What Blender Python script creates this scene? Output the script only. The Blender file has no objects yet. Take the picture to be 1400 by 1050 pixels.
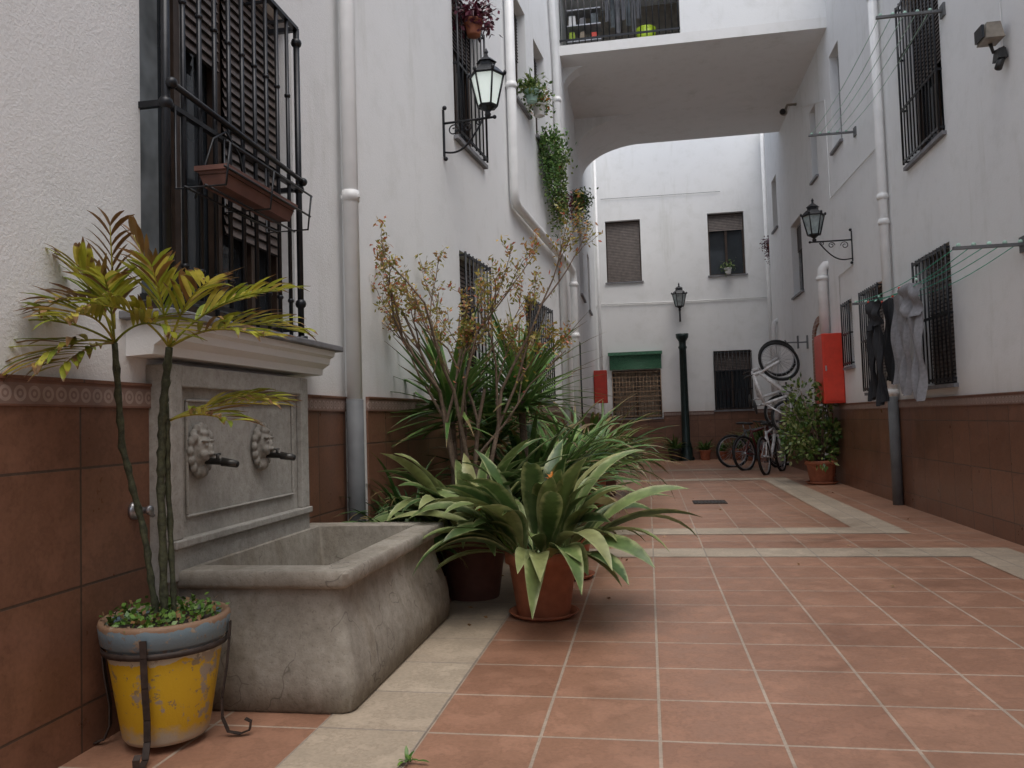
import bpy, math, random
from mathutils import Vector, Matrix
random.seed(7)
R=random.random
def U(a,b): return a+(b-a)*random.random()
sc=bpy.context.scene
# ---------------------------------------------------------------- materials
def newmat(name):
    m=bpy.data.materials.new(name); m.use_nodes=True
    nt=m.node_tree; b=nt.nodes['Principled BSDF']; return m,nt,b
def N(nt,t,**k):
    n=nt.nodes.new(t)
    for a,v in k.items(): setattr(n,a,v)
    return n
def pos(nt): return N(nt,'ShaderNodeNewGeometry').outputs['Position']
def noise(nt,vec,scale,detail=3,rough=.6):
    n=N(nt,'ShaderNodeTexNoise'); n.inputs['Scale'].default_value=scale; n.inputs['Detail'].default_value=detail
    n.inputs['Roughness'].default_value=rough; nt.links.new(vec,n.inputs['Vector']); return n.outputs['Fac']
def ramp(nt,fac,stops):
    r=N(nt,'ShaderNodeValToRGB'); e=r.color_ramp.elements
    while len(e)<len(stops): e.new(.5)
    for i,(p,c) in enumerate(stops):
        e[i].position=p; e[i].color=(c[0],c[1],c[2],1) if not isinstance(c,(int,float)) else (c,c,c,1)
    nt.links.new(fac,r.inputs['Fac']); return r.outputs['Color']
def mix(nt,fac,a,b,mode='MIX'):
    m=N(nt,'ShaderNodeMix',data_type='RGBA',blend_type=mode)
    for s,v in ((0,fac),(6,a),(7,b)):
        if isinstance(v,(int,float)): m.inputs[s].default_value=v if s==0 else (v,v,v,1)
        elif isinstance(v,tuple): m.inputs[s].default_value=(v[0],v[1],v[2],1)
        else: nt.links.new(v,m.inputs[s])
    return m.outputs[2]
def math_(nt,op,a,b=None,c=None):
    m=N(nt,'ShaderNodeMath',operation=op)
    for i,v in enumerate((a,b,c)):
        if v is None: continue
        if isinstance(v,(int,float)): m.inputs[i].default_value=v
        else: nt.links.new(v,m.inputs[i])
    return m.outputs[0]
def bump(nt,b,h,strength=.3,dist=.01):
    n=N(nt,'ShaderNodeBump'); n.inputs['Strength'].default_value=strength; n.inputs['Distance'].default_value=dist
    nt.links.new(h,n.inputs['Height']); nt.links.new(n.outputs[0],b.inputs['Normal'])
def simple(name,col,rough=.6,metal=0,var=.25,scale=12,bmp=0,bs=60):
    m,nt,b=newmat(name); p=pos(nt); n=noise(nt,p,scale,2)
    c=ramp(nt,n,[(.3,tuple(x*(1-var) for x in col)),(.7,tuple(min(1,x*(1+var)) for x in col))])
    nt.links.new(c,b.inputs['Base Color']); b.inputs['Roughness'].default_value=rough; b.inputs['Metallic'].default_value=metal
    if bmp: bump(nt,b,noise(nt,p,bs,2),bmp,.01)
    return m
def plaster(name,rough_amt,col=(.82,.825,.82),fine=70,midb=1.2):
    m,nt,b=newmat(name); p=pos(nt)
    big=noise(nt,p,.6,4,.6); mid=noise(nt,p,3.5,4,.7)
    mp=N(nt,'ShaderNodeMapping'); mp.inputs['Scale'].default_value=(1.3,1.3,.22); nt.links.new(p,mp.inputs[0])
    st=noise(nt,mp.outputs[0],1.3,4,.75)
    c=ramp(nt,big,[(.3,tuple(x*.95 for x in col)),(.7,col)])
    c=mix(nt,1.0,c,ramp(nt,st,[(.30,(.90,.90,.88)),(.42,(1,1,1))]),'MULTIPLY')
    c=mix(nt,1.0,c,ramp(nt,mid,[(.28,(.93,.93,.92)),(.5,(1,1,1))]),'MULTIPLY')
    s=N(nt,'ShaderNodeSeparateXYZ'); nt.links.new(p,s.inputs[0])
    zz=math_(nt,'SUBTRACT',s.outputs[2],math_(nt,'MULTIPLY',mid,.35))
    c=mix(nt,1.0,c,ramp(nt,math_(nt,'MULTIPLY',zz,.5),[(.54,(.90,.88,.86)),(.66,(1,1,1))]),'MULTIPLY')
    nt.links.new(c,b.inputs['Base Color']); b.inputs['Roughness'].default_value=.92; b.inputs['Specular IOR Level'].default_value=.2
    h=math_(nt,'ADD',noise(nt,p,fine,3,.7),math_(nt,'MULTIPLY',mid,midb))
    bump(nt,b,h,rough_amt,.010); return m
def tile(name,axis,w,h,c1,c2,mortar,msize,off=(0,0),rough=.45,stain=True,spec=.4):
    m,nt,b=newmat(name); p=pos(nt); s=N(nt,'ShaderNodeSeparateXYZ'); nt.links.new(p,s.inputs[0])
    cb=N(nt,'ShaderNodeCombineXYZ')
    if axis=='XY': a,bb=s.outputs[0],s.outputs[1]
    elif axis=='YZ': a,bb=s.outputs[1],s.outputs[2]
    else: a,bb=s.outputs[0],s.outputs[2]
    nt.links.new(math_(nt,'ADD',a,off[0]),cb.inputs[0]); nt.links.new(math_(nt,'ADD',bb,off[1]),cb.inputs[1])
    br=N(nt,'ShaderNodeTexBrick'); br.offset=0; br.squash=1
    nt.links.new(cb.outputs[0],br.inputs['Vector'])
    br.inputs['Scale'].default_value=1; br.inputs['Brick Width'].default_value=w; br.inputs['Row Height'].default_value=h
    br.inputs['Mortar Size'].default_value=msize; br.inputs['Mortar Smooth'].default_value=.2; br.inputs['Bias'].default_value=0
    br.inputs['Color1'].default_value=(*c1,1); br.inputs['Color2'].default_value=(*c2,1); br.inputs['Mortar'].default_value=(*mortar,1)
    n1=noise(nt,p,6,5,.7); n2=noise(nt,p,.9,4,.7); n3=noise(nt,p,60,3,.6)
    c=mix(nt,1.0,br.outputs['Color'],ramp(nt,n1,[(.3,(.84,.83,.82)),(.7,(1.12,1.11,1.10))]),'MULTIPLY')
    if stain:
        c=mix(nt,1.0,c,ramp(nt,n2,[(.3,(.70,.69,.68)),(.47,(.98,.98,.98)),(.75,(1.10,1.10,1.10))]),'MULTIPLY')
        c=mix(nt,1.0,c,ramp(nt,math_(nt,'ABSOLUTE',math_(nt,'SUBTRACT',n1,.5)),[(0,(.86,.85,.84)),(.03,(1,1,1))]),'MULTIPLY')
    c=mix(nt,1.0,c,ramp(nt,n3,[(.25,(.84,.84,.84)),(.6,(1.03,1.03,1.03))]),'MULTIPLY')
    nt.links.new(c,b.inputs['Base Color'])
    nt.links.new(math_(nt,'MULTIPLY_ADD',n1,.4,rough-.2),b.inputs['Roughness'])
    b.inputs['Specular IOR Level'].default_value=spec
    hh=math_(nt,'ADD',math_(nt,'MULTIPLY',br.outputs['Fac'],-1.0),math_(nt,'MULTIPLY',n3,.3)); bump(nt,b,hh,.4,.004)
    return m
def trimmat(name,zc):
    m,nt,b=newmat(name); p=pos(nt); s=N(nt,'ShaderNodeSeparateXYZ'); nt.links.new(p,s.inputs[0])
    a=math_(nt,'ADD',s.outputs[0],s.outputs[1]); fr=math_(nt,'SUBTRACT',math_(nt,'FRACT',math_(nt,'DIVIDE',a,.06)),.5)
    z=math_(nt,'DIVIDE',math_(nt,'SUBTRACT',s.outputs[2],zc),.06)
    d=math_(nt,'SQRT',math_(nt,'ADD',math_(nt,'MULTIPLY',fr,fr),math_(nt,'MULTIPLY',z,z)))
    ring=math_(nt,'COMPARE',d,.34,.09); dot=math_(nt,'LESS_THAN',d,.12)
    msk=math_(nt,'MAXIMUM',ring,dot); edge=math_(nt,'GREATER_THAN',math_(nt,'ABSOLUTE',z),.56)
    c=mix(nt,msk,(.24,.155,.125),(.36,.27,.23)); c=mix(nt,edge,c,(.19,.09,.06))
    c=mix(nt,1.0,c,ramp(nt,noise(nt,p,14),[(.3,(.8,.8,.8)),(.7,(1.1,1.1,1.1))]),'MULTIPLY')
    nt.links.new(c,b.inputs['Base Color']); b.inputs['Roughness'].default_value=.4
    bump(nt,b,msk,.5,.004); return m
def leafmat(name,ramp_stops,edge=None,tip=None,trans=.25,tipstart=.8):
    m,nt,b=newmat(name); g=N(nt,'ShaderNodeNewGeometry'); rnd=g.outputs['Random Per Island']
    c=ramp(nt,rnd,ramp_stops); uv=N(nt,'ShaderNodeUVMap'); s=N(nt,'ShaderNodeSeparateXYZ'); nt.links.new(uv.outputs[0],s.inputs[0])
    nz=noise(nt,g.outputs['Position'],14,2)
    if edge:
        e=math_(nt,'ABSOLUTE',math_(nt,'SUBTRACT',s.outputs[0],.5))
        e2=math_(nt,'ADD',e,math_(nt,'MULTIPLY_ADD',nz,.4,-.2))
        c=mix(nt,ramp(nt,e2,[(.28,0),(.46,.75)]),c,edge)
    if tip:
        tt=math_(nt,'ADD',s.outputs[1],math_(nt,'MULTIPLY',rnd,.3))
        c=mix(nt,ramp(nt,tt,[(tipstart,0),(min(1,tipstart+.18),1)]),c,tip)
    c=mix(nt,1.0,c,ramp(nt,nz,[(.3,(.75,.75,.75)),(.7,(1.2,1.2,1.2))]),'MULTIPLY')
    nt.links.new(c,b.inputs['Base Color']); b.inputs['Roughness'].default_value=.42
    if trans>0:
        tr=N(nt,'ShaderNodeBsdfTranslucent'); nt.links.new(c,tr.inputs[0]); mx=N(nt,'ShaderNodeMixShader'); mx.inputs[0].default_value=trans
        nt.links.new(b.outputs[0],mx.inputs[1]); nt.links.new(tr.outputs[0],mx.inputs[2])
        nt.links.new(mx.outputs[0],nt.nodes['Material Output'].inputs[0])
    return m
M={}
M['plR']=plaster('plaster_rough',.34,(.79,.79,.785),80,.7); M['pl']=plaster('plaster_smooth',.22)
M['plC']=plaster('plaster_ceiling',.12,(.78,.775,.76))
M['floor']=tile('terracotta_floor_tiles','XY',.41,.40,(.405,.222,.145),(.34,.180,.116),(.47,.38,.30),.0065,(0,0),.38,True,.5)
M['band']=tile('beige_floor_tiles','XY',.41,.40,(.50,.42,.32),(.45,.37,.28),(.34,.29,.24),.006)
M['wL']=tile('brown_wall_tiles','YZ',.41,.41,(.215,.105,.065),(.175,.084,.052),(.085,.055,.04),.005,(-.05,.25),.34)
M['wF']=tile('brown_wall_tiles_end','XZ',.41,.41,(.215,.105,.065),(.175,.084,.052),(.085,.055,.04),.005,(0,.25),.34)
M['trL']=trimmat('relief_border_tiles',1.235); M['trR']=trimmat('relief_border_tiles_b',1.155)
M['ground']=simple('ground_concrete',(.25,.23,.2),.9)
M['iron']=simple('black_iron',(.012,.013,.016),.38,.3,.3,20)
M['rust']=simple('rusty_iron',(.045,.032,.026),.6,.3,.4,30)
M['pvc']=simple('white_pvc',(.78,.78,.77),.4,0,.06,5)
M['zinc']=simple('grey_pipe',(.13,.135,.14),.65,0,.15,6)
M['glass']=simple('window_glass',(.03,.036,.042),.06,0,.2,3)
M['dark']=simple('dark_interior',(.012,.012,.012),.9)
M['brownfr']=simple('brown_aluminium',(.055,.035,.025),.4,.2)
M['greyfr']=simple('grey_frame',(.30,.30,.30),.45)
M['shut']=simple('brown_shutter',(.105,.08,.068),.5)
M['sill']=simple('stone_sill',(.19,.19,.20),.6,0,.2,10,.2)
M['curt']=simple('curtain',(.16,.18,.19),.9,0,.4,6)
M['cream2']=simple('beige_curtain',(.30,.25,.19),.9,0,.3,6)
M['terra']=simple('terracotta_pot',(.36,.125,.065),.65,0,.22,9,.15,40)
M['terraD']=simple('dark_pot',(.13,.055,.04),.6,0,.2,9)
M['blackpot']=simple('black_pot',(.02,.02,.02),.5)
M['soil']=simple('soil',(.035,.024,.016),.95,0,.4,40,.6,80)
M['red']=simple('red_paint',(.62,.05,.025),.4,0,.08)
M['green']=simple('green_blind',(.05,.16,.09),.6,0,.3,20)
M['col']=simple('dark_green_iron',(.010,.022,.02),.35,.3)
M['tan']=simple('tan_lattice',(.26,.17,.10),.5)
M['brick']=tile('brick_jamb','YZ',.2,.06,(.30,.12,.07),(.22,.09,.055),(.35,.28,.22),.006)
M['brass']=simple('old_brass',(.07,.068,.062),.4,.7)
M['rope']=simple('green_line',(.05,.36,.24),.6); M['ropew']=simple('white_line',(.40,.60,.50),.6)
M['clG']=simple('grey_cloth',(.23,.23,.245),.9,0,.15,30,.2,200); M['clB']=simple('black_cloth',(.022,.023,.027),.9,0,.2,30)
M['rub']=simple('tyre_rubber',(.012,.012,.012),.7); M['chrome']=simple('bike_metal',(.45,.45,.46),.3,.8)
M['bikeW']=simple('white_bike_paint',(.7,.7,.7),.3); M['bikeR']=simple('dark_red_bike_paint',(.12,.015,.015),.3)
M['bark']=simple('bark',(.17,.12,.085),.85,0,.3,30,.5,70)
M['cane']=simple('palm_cane',(.055,.06,.03),.7,0,.5,45,.5,70)
M['cream']=simple('lamp_housing',(.25,.22,.18),.5)
M['lime']=simple('lime_plastic',(.35,.5,.02),.4)
def stone(name,lo,hi,cr=True):
    m,nt,b=newmat(name); p=pos(nt)
    n1=noise(nt,p,2.6,6,.72); n2=noise(nt,p,26,4,.65); n3=noise(nt,p,110,2)
    c=ramp(nt,n1,[(.28,lo),(.46,tuple((a+b_)/2 for a,b_ in zip(lo,hi))),(.62,hi)])
    c=mix(nt,1.0,c,ramp(nt,n2,[(.3,(.82,.81,.79)),(.6,(1.05,1.05,1.05))]),'MULTIPLY')
    c=mix(nt,1.0,c,ramp(nt,n3,[(.28,(.74,.73,.72)),(.42,(1,1,1))]),'MULTIPLY')
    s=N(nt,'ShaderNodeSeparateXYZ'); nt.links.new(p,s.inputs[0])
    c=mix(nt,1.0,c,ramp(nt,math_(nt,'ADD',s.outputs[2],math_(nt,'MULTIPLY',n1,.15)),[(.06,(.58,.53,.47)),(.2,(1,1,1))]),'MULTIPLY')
    if cr:
        mp=N(nt,'ShaderNodeMapping'); mp.inputs['Scale'].default_value=(3,3,1.1); nt.links.new(p,mp.inputs[0])
        c=mix(nt,1.0,c,ramp(nt,noise(nt,mp.outputs[0],1.5,5,.75),[(.34,(.84,.81,.77)),(.5,(1,1,1))]),'MULTIPLY')
        dn=N(nt,'ShaderNodeVectorMath',operation='ADD'); nz=N(nt,'ShaderNodeTexNoise'); nz.inputs['Scale'].default_value=6; nt.links.new(p,nz.inputs['Vector'])
        sc_=N(nt,'ShaderNodeVectorMath',operation='SCALE'); sc_.inputs['Scale'].default_value=.35; nt.links.new(nz.outputs['Color'],sc_.inputs[0])
        nt.links.new(p,dn.inputs[0]); nt.links.new(sc_.outputs[0],dn.inputs[1])
        v=N(nt,'ShaderNodeTexVoronoi',feature='DISTANCE_TO_EDGE'); v.inputs['Scale'].default_value=1.7; nt.links.new(dn.outputs[0],v.inputs['Vector'])
        ck=ramp(nt,v.outputs['Distance'],[(.0,1),(.006,0)]); ck=math_(nt,'MULTIPLY',ck,math_(nt,'GREATER_THAN',noise(nt,p,1.8),.49))
        c=mix(nt,math_(nt,'MULTIPLY',ck,.6),c,(.06,.05,.04))
    nt.links.new(c,b.inputs['Base Color']); b.inputs['Roughness'].default_value=.88; b.inputs['Specular IOR Level'].default_value=.25
    bump(nt,b,math_(nt,'ADD',n2,math_(nt,'MULTIPLY',n3,.6)),.45,.005); return m
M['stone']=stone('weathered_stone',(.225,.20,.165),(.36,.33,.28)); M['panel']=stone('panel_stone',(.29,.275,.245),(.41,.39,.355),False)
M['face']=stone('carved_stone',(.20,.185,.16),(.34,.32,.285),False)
m,nt,b=newmat('painted_yellow_pot'); p=pos(nt); s=N(nt,'ShaderNodeSeparateXYZ'); nt.links.new(p,s.inputs[0])
n=noise(nt,p,9,5,.7); n5=noise(nt,p,28,4,.7); zz=math_(nt,'MULTIPLY_ADD',noise(nt,p,14),.05,s.outputs[2])
c=mix(nt,math_(nt,'GREATER_THAN',zz,.372),(.60,.37,.012),(.17,.24,.28))
c=mix(nt,math_(nt,'COMPARE',zz,.362,.018),c,(.50,.45,.33))
c=mix(nt,math_(nt,'GREATER_THAN',zz,.458),c,(.25,.15,.09))
c=mix(nt,ramp(nt,n,[(.56,0),(.60,1)]),c,(.33,.27,.2)); c=mix(nt,ramp(nt,n5,[(.60,0),(.64,.8)]),c,(.20,.16,.12))
c=mix(nt,ramp(nt,math_(nt,'ADD',s.outputs[2],math_(nt,'MULTIPLY',n,.16)),[(.12,1),(.17,0)]),c,(.42,.36,.27))
nt.links.new(c,b.inputs['Base Color']); b.inputs['Roughness'].default_value=.6; bump(nt,b,n,.4,.01); M['ypot']=m
m,nt,b=newmat('lit_lamp_glass'); b.inputs['Base Color'].default_value=(.75,.82,.78,1); b.inputs['Roughness'].default_value=.15
b.inputs['Emission Color'].default_value=(.88,1,.92,1); b.inputs['Emission Strength'].default_value=.33; M['litglass']=m
M['lampglass']=simple('lamp_glass',(.30,.35,.35),.12)
M['lf_strap']=leafmat('dark_strap_leaf',[(0,(.025,.065,.014)),(.5,(.05,.115,.024)),(1,(.12,.19,.045))],None,(.2,.15,.06),.15,.98)
M['lf_asp']=leafmat('variegated_leaf',[(0,(.05,.10,.032)),(.4,(.10,.165,.05)),(.75,(.20,.26,.09)),(1,(.38,.37,.16))],(.37,.40,.19),(.25,.18,.08),.15,1.08)
M['lf_palm']=leafmat('palm_leaflet',[(0,(.20,.26,.03)),(.5,(.42,.42,.05)),(.85,(.58,.50,.10)),(1,(.36,.22,.08))],None,(.20,.11,.05),.3,.92)
M['lf_dead']=leafmat('dead_leaf',[(0,(.20,.10,.04)),(1,(.33,.20,.09))],None,None,0)
M['lf_yuc']=leafmat('yucca_leaf',[(0,(.05,.13,.03)),(.6,(.10,.22,.05)),(1,(.20,.32,.08))],(.24,.30,.12),(.2,.15,.07),.15,.97)
M['lf_pom']=leafmat('shrub_leaf',[(0,(.16,.18,.03)),(.4,(.34,.30,.06)),(.7,(.48,.33,.09)),(.88,(.45,.20,.10)),(1,(.50,.14,.08))],None,None,.3)
M['lf_bush']=leafmat('bush_leaf',[(0,(.035,.085,.016)),(.5,(.10,.18,.035)),(.85,(.22,.28,.08)),(1,(.38,.40,.18))],None,None,.15)
M['lf_clov']=leafmat('clover_leaf',[(0,(.05,.13,.018)),(1,(.14,.25,.035))],None,None,0)
M['lf_pur']=leafmat('purple_leaf',[(0,(.04,.008,.015)),(1,(.15,.025,.05))],None,None,0)
M['flo']=leafmat('orange_flower',[(0,(.5,.1,.02)),(1,(.6,.25,.03))],None,None,0)
# ---------------------------------------------------------------- mesh builder
class MB:
    def __init__(s,T=None): s.v=[];s.f=[];s.m=[];s.uv=[];s.mats=[];s.T=T;s.sm=[]
    def mi(s,mat):
        if mat not in s.mats: s.mats.append(mat)
        return s.mats.index(mat)
    def face(s,pts,mat,uv=None,smooth=False,raw=False):
        i=len(s.v)
        for p in pts: s.v.append(tuple(p) if (raw or not s.T) else s.T(*p))
        s.f.append(tuple(range(i,i+len(pts)))); s.m.append(s.mi(mat)); s.uv.append(uv); s.sm.append(smooth)
    def mesh(s,verts,faces,mat,uvs=None,smooth=True,raw=False):
        i=len(s.v); k=s.mi(mat)
        for p in verts: s.v.append(tuple(p) if (raw or not s.T) else s.T(*p))
        for j,f in enumerate(faces):
            s.f.append(tuple(a+i for a in f)); s.m.append(k); s.uv.append(uvs[j] if uvs else None); s.sm.append(smooth)
    def box(s,x0,x1,y0,y1,z0,z1,mat,taper=0):
        t=taper
        v=[(x0,y0,z0),(x1,y0,z0),(x1,y1,z0),(x0,y1,z0),(x0+t,y0+t,z1),(x1-t,y0+t,z1),(x1-t,y1-t,z1),(x0+t,y1-t,z1)]
        s.mesh(v,[(0,3,2,1),(4,5,6,7),(0,1,5,4),(1,2,6,5),(2,3,7,6),(3,0,4,7)],mat,None,False)
    def tube(s,path,r,mat,n=8,cap=True):
        pts=[Vector(p if not s.T else s.T(*p)) for p in path]
        rs=r if isinstance(r,(list,tuple)) else [r]*len(pts)
        vs=[];fs=[];prev=None
        for i,p in enumerate(pts):
            d=(pts[min(i+1,len(pts)-1)]-pts[max(i-1,0)])
            if d.length<1e-9: d=Vector((0,0,1))
            d.normalize()
            if prev is None:
                a=Vector((0,0,1)) if abs(d.z)<.9 else Vector((1,0,0)); u=d.cross(a).normalized()
            else:
                u=prev-d*prev.dot(d); u=u.normalized() if u.length>1e-6 else d.orthogonal().normalized()
            prev=u; w=d.cross(u)
            for k in range(n):
                a=2*math.pi*k/n; vs.append(p+u*(math.cos(a)*rs[i])+w*(math.sin(a)*rs[i]))
        for i in range(len(pts)-1):
            for k in range(n):
                fs.append((i*n+k,i*n+(k+1)%n,(i+1)*n+(k+1)%n,(i+1)*n+k))
        if cap: fs.append(tuple(range(n))[::-1]); fs.append(tuple((len(pts)-1)*n+k for k in range(n)))
        s.mesh(vs,fs,mat,None,True,raw=True)
    def lathe(s,c,prof,mat,n=24,smooth=True,axis='Z',rot=0):
        vs=[];fs=[]
        for r,z in prof:
            for k in range(n):
                a=2*math.pi*k/n+rot
                if axis=='Z': vs.append((c[0]+r*math.cos(a),c[1]+r*math.sin(a),c[2]+z))
                elif axis=='X': vs.append((c[0]+z,c[1]+r*math.cos(a),c[2]+r*math.sin(a)))
                else: vs.append((c[0]+r*math.cos(a),c[1]+z,c[2]+r*math.sin(a)))
        for i in range(len(prof)-1):
            for k in range(n): fs.append((i*n+k,i*n+(k+1)%n,(i+1)*n+(k+1)%n,(i+1)*n+k))
        s.mesh(vs,fs,mat,None,smooth)
    def ball(s,c,r,mat,sq=(1,1,1),n=10):
        vs=[];fs=[];h=n//2+1
        for i in range(h+1):
            t=math.pi*i/h
            for k in range(n):
                a=2*math.pi*k/n; vs.append((c[0]+r*sq[0]*math.sin(t)*math.cos(a),c[1]+r*sq[1]*math.sin(t)*math.sin(a),c[2]-r*sq[2]*math.cos(t)))
        for i in range(h):
            for k in range(n): fs.append((i*n+k,i*n+(k+1)%n,(i+1)*n+(k+1)%n,(i+1)*n+k))
        s.mesh(vs,fs,mat)
    def strap(s,p,az,L,el,bend,w,mat,n=7,fold=.25,shape='strap',twist=0):
        p=Vector(p); vs=[];fs=[];uv=[]; st=L/n
        for i in range(n+1):
            t=i/n; e=el-bend*t*(.4+.6*t)
            d=Vector((math.cos(az)*math.cos(e),math.sin(az)*math.cos(e),math.sin(e)))
            tw=twist*t; sd=Vector((-math.sin(az),math.cos(az),0)); up=sd.cross(d)*-1
            sd=sd*math.cos(tw)+up*math.sin(tw); up=sd.cross(d)*-1
            if shape=='strap': ww=w*min(1,.45+t*2.2)*max(.04,(1-t**3.2))
            elif shape=='lance': ww=w*max(.06,math.sin(math.pi*min(1,(t*.93+.05)))**.8)
            elif shape=='broad':
                if t<.24: ww=w*(.10+.45*t)
                else:
                    q=(t-.24)/.76; ww=w*max(.02,math.sin(math.pi*(q*.9+.1))**.85*(1.12-.3*q))
            else: ww=w*max(.03,(1-t)**.8)*min(1,.5+t*3)
            vs+= [p-sd*ww*.5+up*abs(ww)*fold*.5, p, p+sd*ww*.5+up*abs(ww)*fold*.5]
            p=p+d*st
            if p.z<.012: p.z=.012
        for i in range(n):
            a=i*3;b_=a+3;t0=i/n;t1=(i+1)/n
            fs+=[(a,a+1,b_+1,b_),(a+1,a+2,b_+2,b_+1)]
            uv+=[[(0,t0),(.5,t0),(.5,t1),(0,t1)],[(.5,t0),(1,t0),(1,t1),(.5,t1)]]
        s.mesh(vs,fs,mat,uv,True,raw=True)
    def leaf(s,p,L,w,mat,d=None):
        p=Vector(p); d=Vector((U(-1,1),U(-1,1),U(-.8,1))).normalized() if d is None else d
        sd=d.cross(Vector((U(-1,1),U(-1,1),U(-1,1)))).normalized()*w*.5; q=p+d*L
        s.mesh([p,p+d*L*.45+sd,q,p+d*L*.45-sd],[(0,1,2,3)],mat,[[(.5,0),(0,.4),(.5,1),(1,.4)]],True,raw=True)
    def make(s,name,parent=None,loc=None,bevel=0,remesh=0,smi=3):
        me=bpy.data.meshes.new(name); o=Vector(loc) if loc is not None else (Vector(parent['o']) if parent else Vector((0,0,0)))
        me.from_pydata([tuple(Vector(v)-o) for v in s.v],[],s.f)
        for k in s.mats: me.materials.append(M[k])
        me.polygons.foreach_set('material_index',s.m); me.polygons.foreach_set('use_smooth',s.sm)
        if any(u is not None for u in s.uv):
            l=me.uv_layers.new(name='UVMap'); dat=[]
            for f,u in zip(s.f,s.uv):
                for j in range(len(f)): dat+= list(u[j]) if u else [0,0]
            l.data.foreach_set('uv',dat)
        me.update(); ob=bpy.data.objects.new(name,me); sc.collection.objects.link(ob)
        if parent: ob.parent=parent
        else: ob.location=o
        if bevel:
            b=ob.modifiers.new('b','BEVEL'); b.width=bevel; b.segments=2; b.limit_method='ANGLE'
        if remesh:
            r=ob.modifiers.new('r','REMESH'); r.mode='VOXEL'; r.voxel_size=remesh; r.use_smooth_shade=True
            sm=ob.modifiers.new('s','SMOOTH'); sm.iterations=smi; sm.factor=.5
        return ob
def root(name,loc=(0,0,0)):
    e=bpy.data.objects.new(name,None); sc.collection.objects.link(e); e.location=loc; e['o']=list(loc); e.empty_display_size=.1; return e
def frame(p0,d,n):
    return lambda s,q,z:(p0[0]+d[0]*s+n[0]*q,p0[1]+d[1]*s+n[1]*q,z)
TA=frame((-1.98,0),(0,1),(1,0)); TB=frame((-2.335,0),(.0932,1),(.9957,-.0928)); TC=frame((-1.092,0),(-.00625,1),(1,.006))
TR=frame((2.88,0),(0,1),(-1,0)); TF=frame((0,20.5),(1,0),(0,-1)); TR2=frame((3.13,0),(0,1),(-1,0))
def wall(parent,name,T,s0,s1,z0,z1,holes,mat,depth=.16,thick=.35):
    mb=MB(T); S=sorted({s0,s1,*[h[0] for h in holes],*[h[1] for h in holes]}); Z=sorted({z0,z1,*[h[2] for h in holes],*[h[3] for h in holes]})
    for i in range(len(S)-1):
        for j in range(len(Z)-1):
            a,b_,c,d=S[i],S[i+1],Z[j],Z[j+1]; cx,cz=(a+b_)/2,(c+d)/2
            if any(h[0]<cx<h[1] and h[2]<cz<h[3] for h in holes): continue
            mb.face([(a,0,c),(b_,0,c),(b_,0,d),(a,0,d)],mat)
    for h in holes:
        a,b_,c,d=h[:4]; q=-(h[4] if len(h)>4 else depth)-.02
        mb.face([(a,0,c),(a,q,c),(a,q,d),(a,0,d)],mat); mb.face([(b_,0,c),(b_,q,c),(b_,q,d),(b_,0,d)],mat)
        mb.face([(a,0,c),(b_,0,c),(b_,q,c),(a,q,c)],mat); mb.face([(a,0,d),(b_,0,d),(b_,q,d),(a,q,d)],mat)
    mb.face([(s0,0,z1),(s1,0,z1),(s1,-thick,z1),(s0,-thick,z1)],mat); mb.face([(s0,-thick,z0),(s1,-thick,z0),(s1,-thick,z1),(s0,-thick,z1)],mat)
    return mb.make(name,parent)
def window(parent,T,s0,s1,z0,z1,depth=.16,shut=0,fr='brownfr',grille=None,sill=True,bars=None,hor=2,gmat='iron',mull=True,glass='glass'):
    mb=MB(T); q=-depth; w=.045
    mb.face([(s0,q-.01,z0),(s1,q-.01,z0),(s1,q-.01,z1),(s0,q-.01,z1)],glass)
    mb.box(s0,s0+w,q,q+.04,z0,z1,fr); mb.box(s1-w,s1,q,q+.04,z0,z1,fr)
    mb.box(s0+w,s1-w,q,q+.038,z0,z0+w,fr); mb.box(s0+w,s1-w,q,q+.038,z1-w,z1,fr)
    if mull: mb.box((s0+s1)/2-w*.6,(s0+s1)/2+w*.6,q,q+.036,z0+w,z1-w,fr)
    if shut>0:
        z=z1-w; zb=z1-(z1-z0)*shut
        while z-.04>zb:
            mb.face([(s0+.03,q+.05,z),(s1-.03,q+.05,z),(s1-.03,q+.062,z-.036),(s0+.03,q+.062,z-.036)],'shut')
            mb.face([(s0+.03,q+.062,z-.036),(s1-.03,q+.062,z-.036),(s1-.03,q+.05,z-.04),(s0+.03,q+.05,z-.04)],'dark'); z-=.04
    mb.make('window',parent)
    if sill:
        mb=MB(T); mb.box(s0-.04,s1+.04,-depth+.02,.045,z0-.035,z0+.002,'sill' if sill==True else sill); mb.make('window_sill',parent)
    if grille is not None:
        g=MB(T); gd=grille; nb=bars or max(4,int((s1-s0)/.11)); a,b_=s0-.0,s1+.0
        for i in range(nb+1):
            s=a+(b_-a)*i/nb; g.tube([(s,gd,z0+.02),(s,gd,z1-.02)],.0085 if 0<i<nb else .012,gmat,6)
        for j in range(hor+1):
            z=z0+.05+(z1-z0-.1)*j/hor; g.box(a-.01,b_+.01,gd-.006,gd+.006,z-.014,z+.014,gmat)
            if gd>.0:
                for s in (a,b_): g.box(s-.006,s+.006,-.02,gd,z-.01,z+.01,gmat)
        g.make('window_grille',parent)
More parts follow.
